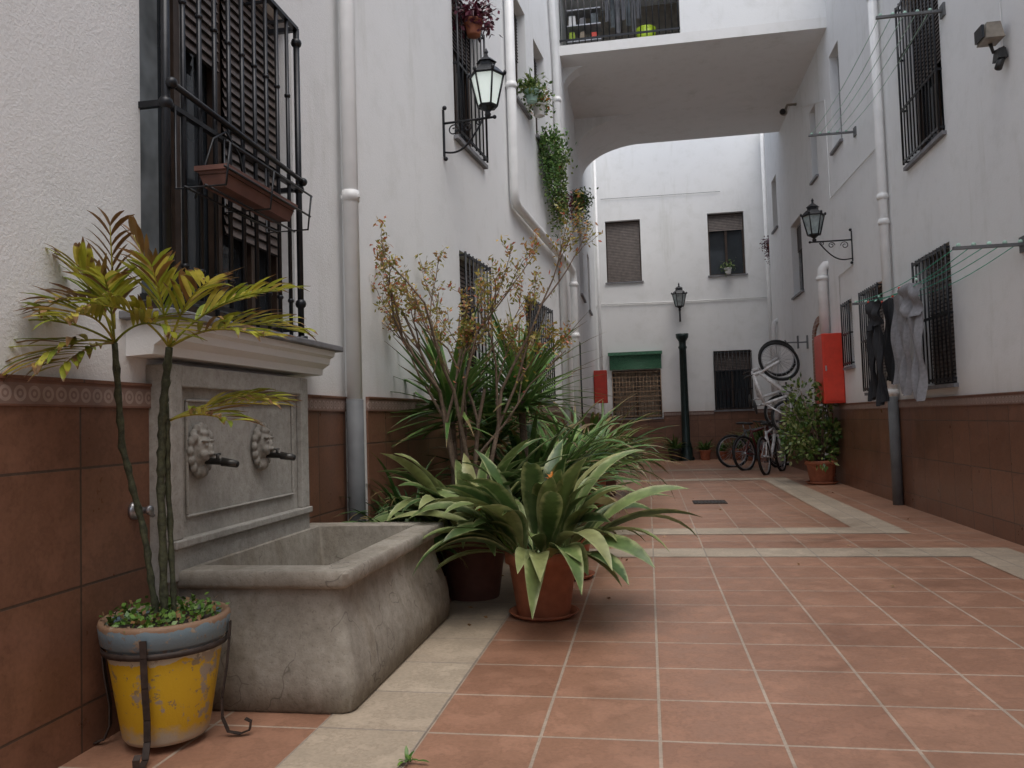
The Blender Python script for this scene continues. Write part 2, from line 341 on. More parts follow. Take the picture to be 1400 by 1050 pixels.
# ---------------------------------------------------------------- ground
mb=MB(); mb.face([(-80,-80,-.02),(80,-80,-.02),(80,80,-.02),(-80,80,-.02)],'ground'); mb.make('ground')
mb=MB(); mb.face([(-2.3,-8,0),(3.3,-8,0),(3.3,20.8,0),(-2.3,20.8,0)],'floor'); mb.make('courtyard_floor')
mb=MB()
def strip(x0,x1,y0,y1): mb.face([(x0,y0,.004),(x1,y0,.004),(x1,y1,.004),(x0,y1,.004)],'band')
strip(-1.23,-.82,-7,6.4); strip(-1.23,2.71,6.4,6.8); strip(2.30,2.71,-7,6.4)
strip(-.9,1.85,7.6,8.0); strip(1.85,2.26,7.6,14.2); strip(-.9,1.85,13.8,14.2); strip(-.9,2.26,16.4,16.7)
mb.make('floor_border_tiles')
d=root('drain_grate',(.73,10.4,.006)); mb=MB()
mb.box(.52,.93,10.2,10.6,.001,.008,'rust')
for i in range(9): mb.box(.54+i*.042,.56+i*.042,10.23,10.57,.009,.013,'blackpot')
mb.make('grate',d)
# ---------------------------------------------------------------- left building
HT=8.3
B1=root('white_building')
wall(B1,'wall_front',TA,-8,5.05,0,HT,[(2.88,4.30,1.60,3.48,.14)],'plR')
mb=MB(); mb.face([(-1.98,5.05,0),(-1.864,5.05,0),(-1.864,5.05,HT),(-1.98,5.05,HT)],'pl'); mb.make('wall_return',B1)
hB=[(7.12,8.0,3.76,5.15),(7.15,7.95,1.36,2.70),(9.65,10.95,1.36,2.64),(9.45,10.1,5.05,6.4),(10.55,11.2,4.95,6.3)]
wall(B1,'wall_side',TB,5.05,12.5,0,HT,hB,'pl')
hC=[(13.3,14.4,.02,2.5),(15.2,16.2,3.5,4.85),(17.6,18.3,3.5,4.8)]
wall(B1,'wall_rear',TC,12.5,20.5,0,HT,hC,'pl')
window(B1,TB,*hB[0],grille=.05,shut=.3); window(B1,TB,*hB[1],grille=.06,shut=.5); window(B1,TB,*hB[2],grille=.06,shut=.3,hor=3)
window(B1,TB,*hB[3],shut=.5); window(B1,TB,*hB[4],shut=.4)
window(B1,TC,*hC[0],grille=.02,sill=False); window(B1,TC,*hC[1],shut=.5); window(B1,TC,*hC[2],shut=.6)
def wains(parent,T,s0,s1,top,wm,tr):
    mb=MB(T); mb.box(s0,s1,-.01,.014,0,top-.085,wm); mb.box(s0,s1,-.01,.024,top-.085,top,tr); mb.box(s0,s1,-.01,.030,top,top+.012,wm)
    mb.make('tiled_wainscot',parent)
wains(B1,TA,-8,5.0,1.28,'wL','trL'); wains(B1,TB,5.1,12.45,1.28,'wL','trL'); wains(B1,TC,12.55,13.25,1.2,'wL','trR'); wains(B1,TC,14.45,20.45,1.2,'wL','trR')
mb=MB(TA); q=-.14
mb.face([(2.88,q-.01,1.6),(4.30,q-.01,1.6),(4.30,q-.01,3.48),(2.88,q-.01,3.48)],'glass')
mb.face([(3.0,q-.005,1.7),(3.22,q-.005,1.7),(3.22,q-.005,3.48),(3.0,q-.005,3.48)],'curt')
for s in (2.88,3.26,3.62,3.96,4.255): mb.box(s,s+.045,q,q+.05,1.6,3.48,'brownfr')
mb.box(3.31,3.328,q+.0,q+.055,1.6,3.48,'greyfr'); mb.box(2.93,2.948,q,q+.055,1.6,3.48,'greyfr')
mb.box(2.93,4.255,q,q+.045,1.6,1.68,'brownfr')
def slats(a,b_,zlo):
    z=3.48
    while z>zlo:
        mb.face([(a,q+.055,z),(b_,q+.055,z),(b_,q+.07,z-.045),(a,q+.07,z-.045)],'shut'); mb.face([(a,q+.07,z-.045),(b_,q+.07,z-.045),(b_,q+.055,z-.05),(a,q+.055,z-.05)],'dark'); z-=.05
slats(3.67,4.25,2.12); slats(3.33,3.62,2.9)
mb.make('large_window',B1)
mb=MB(TA); mb.box(2.74,4.46,-.1,.225,1.535,1.568,'sill'); mb.make('window_ledge',B1,bevel=.006)
mb=MB(TA); prof=[(.195,1.534),(.19,1.505),(.165,1.492),(.16,1.46),(.12,1.435),(.115,1.40),(.0,1.395)]
s0,s1=2.78,4.40
for (a,za),(b_,zb) in zip(prof[:-1],prof[1:]):
    mb.face([(s0,a,za),(s1,a,za),(s1,b_,zb),(s0,b_,zb)],'pl')
for s in (s0,s1): mb.face([(s,0,1.534)]+[(s,a,z) for a,z in prof],'pl')
mb.make('ledge_moulding',B1)
mb=MB(TA); d=.115; a,b_=2.88,4.12; zt=3.33
for i in range(11):
    s=a+(b_-a)*i/10; r=.011 if 0<i<10 else .018
    mb.tube([(s,d,1.57),(s,d,zt)],r,'iron',8)
    if 0<i<10:
        for z in (1.78,2.9): mb.ball((s,d,z),.018,'iron',(1,1,.8),8)
for z in (1.64,2.42,zt): mb.box(a,b_,d-.014,d+.014,z-.010,z+.010,'iron')
for s in (a,b_):
    for z in (1.64,2.42,zt): mb.box(s-.011,s+.011,-.05,d,z-.013,z+.013,'iron')
    for z in (1.78,2.42,3.25): mb.ball((s,d,z),.030,'iron',(1,1,1),10)
    mb.tube([(s,d,1.57),(s,d,1.60)],.035,'iron',10)
for i in range(6):
    s=a+(b_-a)*(i+.5)/6; mb.box(s-.008,s+.008,-.02,d,zt-.006,zt+.006,'iron')
mb.tube([(a,d+.026,2.50),(b_,d+.026,2.46)],.013,'iron',8); mb.ball((a,d+.026,2.50),.024,'iron'); mb.ball((b_,d+.026,2.46),.024,'iron')
mb.make('window_cage_grille',B1)
pr=root('window_planter',(-1.70,3.25,2.15)); mb=MB()
x0,x1,y0,y1=-1.79,-1.66,2.98,3.62
v=[(x0+.02,y0+.02,2.10),(x1-.02,y0+.02,2.10),(x1-.02,y1-.02,2.10),(x0+.02,y1-.02,2.10),(x0,y0,2.17),(x1,y0,2.17),(x1,y1,2.17),(x0,y1,2.17)]
mb.mesh(v,[(0,3,2,1),(0,1,5,4),(1,2,6,5),(2,3,7,6),(3,0,4,7)],'terraD',None,False)
mb.box(x0-.01,x1+.01,y0-.01,y0+.008,2.165,2.185,'terraD'); mb.box(x0-.01,x1+.01,y1-.008,y1+.01,2.165,2.185,'terraD'); mb.box(x0-.01,x0+.008,y0+.008,y1-.008,2.165,2.185,'terraD'); mb.box(x1-.008,x1+.01,y0+.008,y1-.008,2.165,2.185,'terraD')
mb.face([(x0,y0,2.15),(x1,y0,2.15),(x1,y1,2.15),(x0,y1,2.15)],'soil')
mb.make('planter_box',pr)
mb=MB(); o=-.05
for y in (2.92,3.30,3.70):
    mb.tube([(-1.80+o,y,2.42),(-1.80+o,y,2.08),(-1.58+o,y,2.08),(-1.56+o,y,2.25)],.005,'iron',6)
for x,z in ((-1.565,2.25),(-1.575,2.15),(-1.66,2.08),(-1.75,2.08)): mb.tube([(x+o,2.90,z),(x+o,3.72,z)],.005,'iron',6)
mb.tube([(-1.80+o,3.06,2.08),(-1.79+o,3.19,2.38),(-1.79+o,3.30,2.45),(-1.79+o,3.42,2.38),(-1.80+o,3.55,2.08)],.005,'iron',6)
mb.make('wire_rack',pr)
# ---------------------------------------------------------------- right building
B2=root('white_building')
hR=[(8.05,9.12,3.72,5.5),(8.1,9.05,1.33,2.68),(10.3,11.15,1.33,2.68),(11.8,12.25,1.73,2.68),(11.85,12.42,4.97,6.42),(13.5,13.95,4.96,6.15),(15.1,16.1,3.32,4.72),(17.55,18.15,5.08,6.2),(13.45,14.25,.01,2.35)]
wall(B2,'wall_front',TR,-8,18.85,0,HT,hR,'pl')
wall(B2,'wall_rear',TR2,18.85,20.5,0,HT,[],'pl')
mb=MB(); mb.face([(2.88,18.85,0),(3.13,18.85,0),(3.13,18.85,HT),(2.88,18.85,HT)],'pl'); mb.make('wall_return',B2)
window(B2,TR,*hR[0],grille=.05,shut=.55,bars=11,hor=3); window(B2,TR,*hR[1],grille=.04,shut=1,bars=9); window(B2,TR,*hR[2],grille=.06,shut=1,bars=9); window(B2,TR,*hR[3],grille=.04,shut=1)
window(B2,TR,*hR[4],fr='greyfr',shut=0); window(B2,TR,*hR[5],fr='greyfr'); window(B2,TR,*hR[6],fr='greyfr',shut=.4); window(B2,TR,*hR[7],fr='greyfr')
window(B2,TR,*hR[8],sill=False)
wains(B2,TR,-8,13.2,1.2,'wL','trR'); wains(B2,TR,14.5,18.8,1.2,'wL','trR'); wains(B2,TR2,18.9,20.45,1.2,'wL','trR')
mb=MB(TR); mb.box(13.24,13.44,-.02,.03,0,2.35,'brick'); mb.box(14.26,14.46,-.02,.03,0,2.35,'brick')
for i in range(12):
    a0=math.pi*i/12; a1=math.pi*(i+1)/12-.03; c=13.85
    P=lambda a,r,q:(c-math.cos(a)*r,q,2.353+math.sin(a)*r*.55)
    vs=[P(a0,.41,-.01),P(a1,.41,-.01),P(a1,.61,-.01),P(a0,.61,-.01),P(a0,.41,.03),P(a1,.41,.03),P(a1,.61,.03),P(a0,.61,.03)]
    mb.mesh(vs,[(4,5,6,7),(0,1,5,4),(1,2,6,5),(2,3,7,6),(3,0,4,7)],'brick',None,False)
mb.make('brick_door_arch',B2)
# ---------------------------------------------------------------- end building
B3=root('white_building')
hF=[(-.91,-.02,4.57,6.17),(1.66,2.55,4.6,6.19),(-.86,.35,1.08,2.3),(1.67,2.58,1.22,2.70)]
wall(B3,'wall_front',TF,-1.6,3.5,0,HT,hF,'pl')
window(B3,TF,*hF[0],shut=1,mull=False); window(B3,TF,*hF[1],shut=.28); window(B3,TF,*hF[2],grille=.03,bars=14,hor=9,gmat='tan',glass='cream2'); window(B3,TF,*hF[3],grille=.05,bars=10,shut=.35,hor=3)
for a,b_ in ((-1.2,-.9),(.39,1.63),(2.62,3.12)): wains(B3,TF,a,b_,1.2,'wF','trR')
mb=MB(TF)
mb.box(-.9,.39,-.01,.014,0,1.04,'wF'); mb.box(1.63,2.62,-.01,.014,0,1.18,'wF'); mb.make('tiled_wainscot',B3)
mb=MB(TF)
for i in range(22):
    mb.tube([(-.92,.06+.05*i/22,2.72-i*.019),(.38,.06+.05*i/22,2.72-i*.019)],.010,'green',6)
mb.box(-.95,.41,.02,.14,2.68,2.76,'green'); mb.make('green_roll_blind',B3)
mb=MB(TF); mb.tube([(-1.2,.03,4.02),(.8,.03,3.99),(3.1,.03,3.98)],.012,'pvc',6); mb.tube([(-1.0,.03,6.75),(2.0,.03,6.72)],.006,'zinc',5); mb.make('wall_cable',B3)
mb=MB(); mb.box(-2.3,3.3,-8.3,-8,0,3.5,'pl'); 
bb=root('garden_wall'); mb.make('wall_front',bb)
# ---------------------------------------------------------------- bridge
BR=root('overhead_passage',(0.85,14.7,7)); y0,y1=12.45,16.94; zb=6.90; RT=8.35
mb=MB()
mb.box(-1.5,2.95,y0,y1,zb,zb+.16,'plC')
mb.make('passage_slab',BR)
mb=MB(); mb.box(.72,2.95,y0+.003,y0+.15,zb+.16,RT,'pl'); mb.box(-1.5,2.95,y1-.15,y1-.003,zb+.16,RT,'pl')
mb.box(-1.5,2.95,y0,y1,RT,RT+.15,'pl'); mb.box(-1.5,2.8,14.0,14.1,zb+.16,RT,'cream'); mb.make('passage_walls',BR)
mb=MB(); ys,ye=15.2,y1-.004; K=16; pr_=[]
for i in range(K+1):
    t=i/K*math.pi/2; pr_.append((-1.2+1.35*(1-math.cos(t)),6.22+.685*math.sin(t)))
for (xa,za),(xb,zb2) in zip(pr_[:-1],pr_[1:]): mb.mesh([(xa,ys,za),(xb,ys,zb2),(xb,ye,zb2),(xa,ye,za)],[(0,1,2,3)],'plC',None,True)
for y in (ys,ye): mb.face([(-1.2,y,6.91)]+[(x,y,z) for x,z in pr_],'pl')
ys,ye=12.9,13.2; pr2=[(-1.2+.45*(1-math.cos(i/8*math.pi/2)),6.45+.455*math.sin(i/8*math.pi/2)) for i in range(9)]
for (xa,za),(xb,zb2) in zip(pr2[:-1],pr2[1:]): mb.mesh([(xa,ys,za),(xb,ys,zb2),(xb,ye,zb2),(xa,ye,za)],[(0,1,2,3)],'plC',None,True)
for y in (ys,ye): mb.face([(-1.2,y,6.91)]+[(x,y,z) for x,z in pr2],'pl')
mb.make('arched_haunch',BR)
mb=MB()
for i in range(20): x=-1.15+i*.097; mb.tube([(x,y0+.02,7.08),(x,y0+.02,8.0)],.01,'iron',6)
mb.box(-1.17,.72,y0+.01,y0+.03,7.13,7.16,'iron'); mb.box(-1.17,.72,y0+.01,y0+.03,7.98,8.02,'iron'); mb.make('balcony_railing',BR)
mb=MB()
for z in (7.3,7.56,7.82): mb.box(-1.08,-.52,12.8,13.1,z-.03,z-.01,'chrome')
for i in range(9):
    x=-1.05+(i%3)*.18; z=7.07+(i//3)*.25
    mb.box(x,x+.10+.05*R(),12.85,13.0,z,z+.10+.08*R(),['pvc','terra','greyfr','lime','cream2','red','pvc','sill','curt'][i],.01)
mb.lathe((.2,12.85,7.07),[(.0,0),(.13,0),(.16,.3),(.15,.3)],'lime',16)
for i in range(7):
    x=-.45+i*.085; vs=[];n_=6
    for j in range(9):
        for k in range(n_): vs.append((x+.075*k/(n_-1),12.88+.02*math.sin(k*1.7+i)+.01*j,8.15-(.06+.012*(i%3))*j*1.1))
    mb.mesh(vs,[(j*n_+k,j*n_+k+1,(j+1)*n_+k+1,(j+1)*n_+k) for j in range(8) for k in range(n_-1)],['clG','curt','sill'][i%3])
mb.make('balcony_clutter',BR)
# ---------------------------------------------------------------- pipes
def pipe(name,pts,r,mat,lower=None,joints=()):
    rt=root(name,pts[0]); mb=MB(); mb.tube(pts,r,mat,14)
    for j in joints: mb.tube([(j[0],j[1],j[2]-.035),(j[0],j[1],j[2]+.035)],r*1.16,mat,14); mb.box(j[0]-r*1.3,j[0]+r*1.3,j[1]-.012,j[1]+.012,j[2]-.012,j[2]+.012,mat)
    if lower: mb.tube([(pts[0][0],pts[0][1],0),(pts[0][0],pts[0][1],lower)],r*1.12,'zinc',14)
    mb.make('pipe',rt)
pipe('drain_pipe',[(-1.89,4.98,.1),(-1.89,4.98,HT)],.05,'pvc',1.27,[(-1.89,4.98,2.62)])
def xb(y,o=.07): return -2.335+.0932*y+o
pipe('drain_pipe',[(xb(9.0),9.0,HT),(xb(9.0),9.0,3.78),(xb(9.02),9.03,3.66),(xb(9.1),9.12,3.62),(xb(9.9),9.9,3.58),(xb(12.1,.1),12.1,3.46),(xb(12.3,.12),12.3,3.40),(xb(12.32,.12),12.35,3.28),(xb(12.32,.12),12.35,0)],.055,'pvc',None,[(xb(9.0),9.0,6.2),(xb(9),9.0,5),(xb(12.32,.12),12.35,2.4),(xb(12.32,.12),12.35,3.2)])
pipe('drain_pipe',[(xb(11.75,.07),11.75,0.0),(xb(11.75,.07),11.75,6.5),(xb(11.7),11.7,6.8),(xb(11.6),11.6,7.3),(xb(11.6),11.6,HT)],.05,'pvc',None,[(xb(11.75),11.75,5.9),(xb(11.75),11.75,4.4)])
pipe('drain_pipe',[(2.81,9.87,0.1),(2.81,9.87,HT)],.052,'pvc',1.25,[(2.81,9.87,3.6),(2.81,9.87,3.3),(2.81,9.87,1.3),(2.81,9.87,6)])
pipe('drain_pipe',[(2.79,13.15,2.2),(2.79,13.15,3.25),(2.80,13.15,3.35),(2.84,13.15,3.40),(2.95,13.15,3.40)],.075,'pvc',None,[(2.79,13.15,3.2)])
pipe('drain_pipe',[(2.80,18.2,0),(2.80,18.2,3.0),(2.82,18.2,3.1),(2.92,18.2,3.16)],.05,'pvc',None,[(2.8,18.2,2.6)])
pipe('drain_pipe',[(-1.1,19.9,0),(-1.1,19.9,HT)],.04,'pvc')
pipe('drain_pipe',[(3.05,20.3,0),(3.05,20.3,HT)],.05,'pvc')
rt=root('wall_cable',(2.87,11,3)); f=MB()
f.tube([(2.868,6.75,3.8),(2.868,6.75,8.2)],.006,'pvc',5,False); f.tube([(2.868,12.4,2.3),(2.868,12.4,3.1),(2.868,11.6,3.12)],.008,'pvc',5,False)
f.tube([(2.868,10.2,4.3),(2.868,12.7,4.35),(2.868,12.75,5.9),(2.868,14.9,6.6)],.007,'pvc',5,False); f.make('cable',rt)
# ---------------------------------------------------------------- fountain
FO=root('stone_fountain',(-1.6,3.7,0))
def rr(x0,x1,y0,y1,r,n=6):
    o=[]
    for cx,cy,a0 in ((x1-r,y0+r,-90),(x1-r,y1-r,0),(x0+r,y1-r,90),(x0+r,y0+r,180)):
        for i in range(n+1):
            a=math.radians(a0+90*i/n); o.append((cx+r*math.cos(a),cy+r*math.sin(a)))
    return o
X0,X1,Y0,Y1=-1.97,-1.19,2.97,4.42
prof=[(0,.030,.05),(.015,.042,.05),(.10,.048,.05),(.18,.042,.05),(.26,.020,.045),(.33,-.004,.04),(.40,-.018,.04),(.463,-.02,.035),(.470,.006,.03),(.480,.020,.025),(.488,.024,.022),(.530,.026,.022),(.54,.018,.02),(.542,-.10,.015),(.535,-.108,.015),(.41,-.120,.015),(.17,-.15,.04),(.16,-.3,.02)]
vs=[];fs=[]
for z,o,r in prof:
    for (x,y) in rr(X0-o,X1+o,Y0-o,Y1+o,r): vs.append((x,y,z))
n=len(rr(0,1,0,1,.1))
for i in range(len(prof)-1):
    for k in range(n): fs.append((i*n+k,i*n+(k+1)%n,(i+1)*n+(k+1)%n,(i+1)*n+k))
fs.append(tuple((len(prof)-1)*n+k for k in range(n)))
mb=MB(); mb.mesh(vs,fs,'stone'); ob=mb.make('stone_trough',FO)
es=ob.modifiers.new('e','EDGE_SPLIT'); es.split_angle=math.radians(42)
mb=MB()
mb.box(-1.98,-1.90,2.90,4.20,0,1.37,'panel')
mb.box(-1.90,-1.868,2.90,2.98,.663,1.37,'panel'); mb.box(-1.90,-1.868,4.11,4.20,.663,1.37,'panel'); mb.box(-1.90,-1.869,2.98,4.11,1.28,1.369,'panel')
mb.box(-1.90,-1.870,2.90,4.20,.5,.63,'panel'); mb.box(-1.90,-1.850,2.90,4.20,.63,.663,'panel')
mb.box(-1.90,-1.886,3.04,4.05,.74,.752,'panel'); mb.box(-1.90,-1.886,3.04,3.052,.752,1.22,'panel'); mb.box(-1.90,-1.886,4.038,4.05,.752,1.22,'panel'); mb.box(-1.90,-1.886,3.04,4.05,1.22,1.232,'panel')
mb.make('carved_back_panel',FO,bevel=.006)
for i,y in enumerate((3.13,3.68)):
    f=MB(); x=-1.893; z=1.015
    f.ball((x,y,z),.088,'face',(.32,.92,1.2),16)
    for k in range(16):
        a=2*math.pi*k/16; f.ball((x+.012,y+.078*math.cos(a),z+.100*math.sin(a)),.019,'face',(.9,1,1.1),8)
    f.ball((x+.022,y,z+.005),.058,'face',(.62,.88,1.15),14)
    for s in (-1,1):
        f.ball((x+.052,y+s*.022,z+.022),.009,'face'); f.ball((x+.045,y+s*.027,z-.016),.020,'face',(.9,1.1,1)); f.ball((x+.050,y+s*.024,z+.040),.013,'face',(.9,1.9,.55))
        f.ball((x+.046,y+s*.014,z-.034),.014,'face',(1,1.3,.8)); f.ball((x+.02,y+s*.060,z+.055),.020,'face',(.9,1,1.2))
    f.ball((x+.058,y,z+.004),.012,'face',(1,.9,2.0)); f.ball((x+.063,y,z-.014),.013,'face',(1,1.3,.8)); f.ball((x+.02,y,z-.085),.024,'face',(.8,1.1,1.3)); f.ball((x+.03,y,z+.072),.022,'face',(.9,1.3,.8))
    f.make('carved_face',FO,remesh=.0042,smi=3)
    t=MB(); t.tube([(x+.03,y,z-.045),(x+.11,y,z-.05),(x+.112,y,z-.05)],[.014,.014,.020],'brass',12); t.tube([(x+.112,y,z-.05),(x+.18,y,z-.062)],[.019,.015],'brass',12); t.tube([(x+.178,y,z-.0616),(x+.183,y,z-.0625)],[.011,.011],'dark',12)
    t.tube([(x+.09,y,z-.045),(x+.09,y,z-.018)],.007,'brass',8); t.tube([(x+.09,y-.02,z-.018),(x+.09,y+.02,z-.018)],.005,'brass',6)
    t.make('water_spout',FO)
tp=root('wall_tap',(-1.93,2.80,.80)); t=MB(); t.lathe((-1.966,2.80,.80),[(.0,0),(.035,0),(.036,.01),(.026,.02),(.014,.025),(.012,.06),(.018,.062),(.018,.075),(0,.075)],'chrome',16,axis='X'); t.tube([(-1.915,2.80,.80),(-1.91,2.84,.775)],.009,'chrome',8); t.make('tap_body',tp)
# ---------------------------------------------------------------- lamps
def lantern(rt,x,y,z,lit,sc_=1):
    g=MB(); k=sc_; n=6
    r0,r1,h=.085*k,.150*k,.27*k; zb=z+.10*k
    g.lathe((x,y,zb),[(r0*.93,0),(r1*.93,h)],'litglass' if lit else 'lampglass',n,False); g.make('lantern_glass',rt)
    f=MB()
    for i in range(n):
        a=2*math.pi*i/n; f.tube([(x+r0*math.cos(a),y+r0*math.sin(a),zb),(x+r1*math.cos(a),y+r1*math.sin(a),zb+h)],.009*k,'iron',6)
        a2=2*math.pi*(i+1)/n
        f.tube([(x+r1*math.cos(a),y+r1*math.sin(a),zb+h),(x+r1*math.cos(a2),y+r1*math.sin(a2),zb+h)],.012*k,'iron',6)
        f.tube([(x+r0*math.cos(a),y+r0*math.sin(a),zb),(x+r0*math.cos(a2),y+r0*math.sin(a2),zb)],.010*k,'iron',6)
        f.ball((x+r1*1.08*math.cos(a),y+r1*1.08*math.sin(a),zb+h+.02*k),.016*k,'iron',(1,1,1.5),6)
    f.lathe((x,y,zb+h),[(r1*1.1,0),(r1*1.05,.012*k),(r1*.62,.075*k),(r1*.5,.085*k),(r1*.5,.115*k),(r1*.62,.12*k),(r1*.3,.16*k),(.018*k,.175*k),(.012*k,.20*k),(.02*k,.215*k),(.004*k,.25*k)],'iron',n,False)
    f.lathe((x,y,z),[(.0,0),(.02*k,0),(.03*k,.03*k),(.018*k,.05*k),(.045*k,.075*k),(r0,.1*k),(0,.1*k)],'iron',12)
    f.make('lantern_frame',rt)
def wall_lamp(T,s,zarm,reach,lit):
    c=T(s,reach,zarm); rt=root('wall_lamp',c); f=MB(T)
    f.box(s-.014,s+.014,0,.014,zarm-.30,zarm+.12,'iron'); f.ball((s,.02,zarm+.14),.02,'iron'); f.ball((s,.02,zarm-.32),.02,'iron')
    f.tube([(s,.01,zarm),(s,reach+.05,zarm)],.011,'iron',8); f.ball((s,reach+.06,zarm),.018,'iron')
    pts=[]
    for i in range(15):
        t=i/14; pts.append((s,.01+reach*.85*t,zarm-.26+.24*t-.10*math.sin(math.pi*t)))
    f.tube(pts,.009,'iron',6)
    for cq,cz,r0,dr in ((.10,zarm-.07,.055,1),(reach*.55,zarm-.06,.045,-1),(reach*.8,zarm-.03,.03,1)):
        sp=[(s,cq+dr*(r0*(1-i/26))*math.cos(i*.45),cz+(r0*(1-i/26))*math.sin(i*.45)) for i in range(20)]; f.tube(sp,.006,'iron',5)
    f.make('scroll_bracket',rt); lantern(rt,c[0],c[1],c[2],lit)
    return c
c=wall_lamp(TB,6.79,3.76,.42,True)
wall_lamp(TR,11.6,3.47,.5,False)
rt=root('street_lamp',(.88,20.25,0)); lantern(rt,.88,20.25,3.72,False,1.15)
f=MB(); f.tube([(.88,20.25,3.45),(.88,20.25,3.74)],.022,'iron',8); f.tube([(.88,20.25,3.5),(.88,20.5,3.5)],.015,'iron',6); f.make('bracket',rt)
rt=root('iron_column',(.91,20.2,0)); f=MB()
f.lathe((.91,20.2,0),[(.19,0),(.19,.06),(.15,.10),(.15,.3),(.12,.36),(.13,.40),(.10,.45),(.095,1.5),(.085,2.75),(.11,2.8),(.085,2.85),(.09,2.95),(.15,3.05),(.16,3.14),(0,3.14)],'col',16); f.make('column_shaft',rt)
# ---------------------------------------------------------------- small fixtures
rt=root('security_camera',(2.7,15.0,6.6)); f=MB(); f.tube([(2.88,15,6.72),(2.72,15,6.72),(2.68,15,6.62)],.025,'cream',8); f.tube([(2.68,15.10,6.62),(2.60,14.78,6.52)],.06,'cream',12); f.tube([(2.602,14.79,6.522),(2.595,14.76,6.515)],.05,'blackpot',12); f.make('camera_body',rt)
rt=root('flood_light',(2.75,6.75,4.0)); f=MB(); f.box(2.70,2.84,6.62,6.80,3.97,4.10,'cream',.02); f.box(2.68,2.70,6.64,6.78,3.985,4.085,'glass'); f.tube([(2.88,6.75,3.93),(2.80,6.75,3.90),(2.78,6.75,3.98)],.015,'blackpot',8); f.box(2.80,2.87,6.66,6.78,3.82,3.90,'blackpot',.01); f.tube([(2.84,6.7,3.84),(2.80,6.68,3.74)],.028,'blackpot',10); f.make('lamp_head',rt)
rt=root('red_cabinet',(2.74,12.65,1.7)); f=MB(); f.box(2.58,2.88,12.4,12.95,1.22,2.26,'red'); f.make('cabinet_body',rt,bevel=.01); f=MB(); f.box(2.60,2.86,12.385,12.399,1.26,2.22,'red'); f.box(2.61,2.63,12.37,12.384,1.7,1.78,'chrome'); f.make('cabinet_door',rt)
rt=root('fire_hose_box',(-1.05,18.5,1.8)); f=MB(); f.box(-1.19,-.90,18.3,18.6,1.45,2.2,'red'); f.make('box_body',rt,bevel=.01)
# ---------------------------------------------------------------- clotheslines
def rack(ya,yb,z,xo,nm):
    rt=root('clothesline',(2.6,(ya+yb)/2,z)); f=MB()
    for y in (ya,yb):
        f.box(xo,2.88,y-.015,y+.015,z-.012,z+.012,'zinc'); f.box(2.86,2.88,y-.05,y+.05,z-.06,z+.06,'zinc')
        for i in range(5): f.ball((xo+.04+i*.11,y,z+.02),.018,'ropew')
    f.make('brackets',rt); f=MB()
    for i in range(5):
        x=xo+.04+i*.11; P=[(x,ya+(yb-ya)*t/10,z+.02-.07*math.sin(math.pi*t/10)*(1+.3*math.sin(i*2))) for t in range(11)]; f.tube(P,.004,nm,4)
    f.make('lines',rt); return rt
r1=rack(7.92,11.15,4.83,2.28,'ropew'); r2=rack(6.6,9.68,2.33,2.37,'rope')
def cloth(name,x,y0,y1,z1,z0,mat,fr=2,taper=0.0,legs=False,seed=0):
    rt=root(name,(x,(y0+y1)/2,z0)); f=MB(); nu,nv=28,22
    def panel(a0,a1,zt,zb,shift):
        vs=[];fs=[]
        for j in range(nv+1):
            t=j/nv
            for i in range(nu+1):
                u=i/nu; yy=a0+(a1-a0)*u; yy+=(.5-u)*taper*t+shift*t
                zz=zt-(zt-zb)*t-.02*math.sin(u*7+seed)*(1-t)-.03*math.sin(u*3+seed)*t
                xx=x+.035*math.sin(u*math.pi*2*fr+seed+1.5*t)*(.35+.65*t)+.02*math.sin(t*9+u*4+seed)
                vs.append((xx,yy,zz))
        for j in range(nv):
            for i in range(nu): a=j*(nu+1)+i; fs.append((a,a+1,a+nu+2,a+nu+1))
        f.mesh(vs,fs,mat)
    if legs:
        m_=(y0+y1)/2; panel(y0,y1,z1,z1-.3,0); panel(y0,m_-.005,z1-.29,z0,-.02); panel(m_+.005,y1,z1-.29,z0+.06,.05)
    else: panel(y0,y1,z1,z0,0)
    f.ball((x,y0+.04,z1+.01),.014,'ropew'); f.ball((x,y1-.04,z1+.01),.014,'red'); f.make('fabric',rt)
cloth('grey_trousers',2.52,7.9,8.5,2.30,1.20,'clG',2,.06,True,1)
cloth('grey_shirt',2.60,8.58,9.0,2.29,1.35,'clG',2,.05,False,3)
cloth('black_trousers',2.50,9.05,9.55,2.31,1.17,'clB',2,.1,True,5)
cloth('black_shirt',2.66,9.1,9.6,2.31,1.4,'clB',2,.1,False,2)
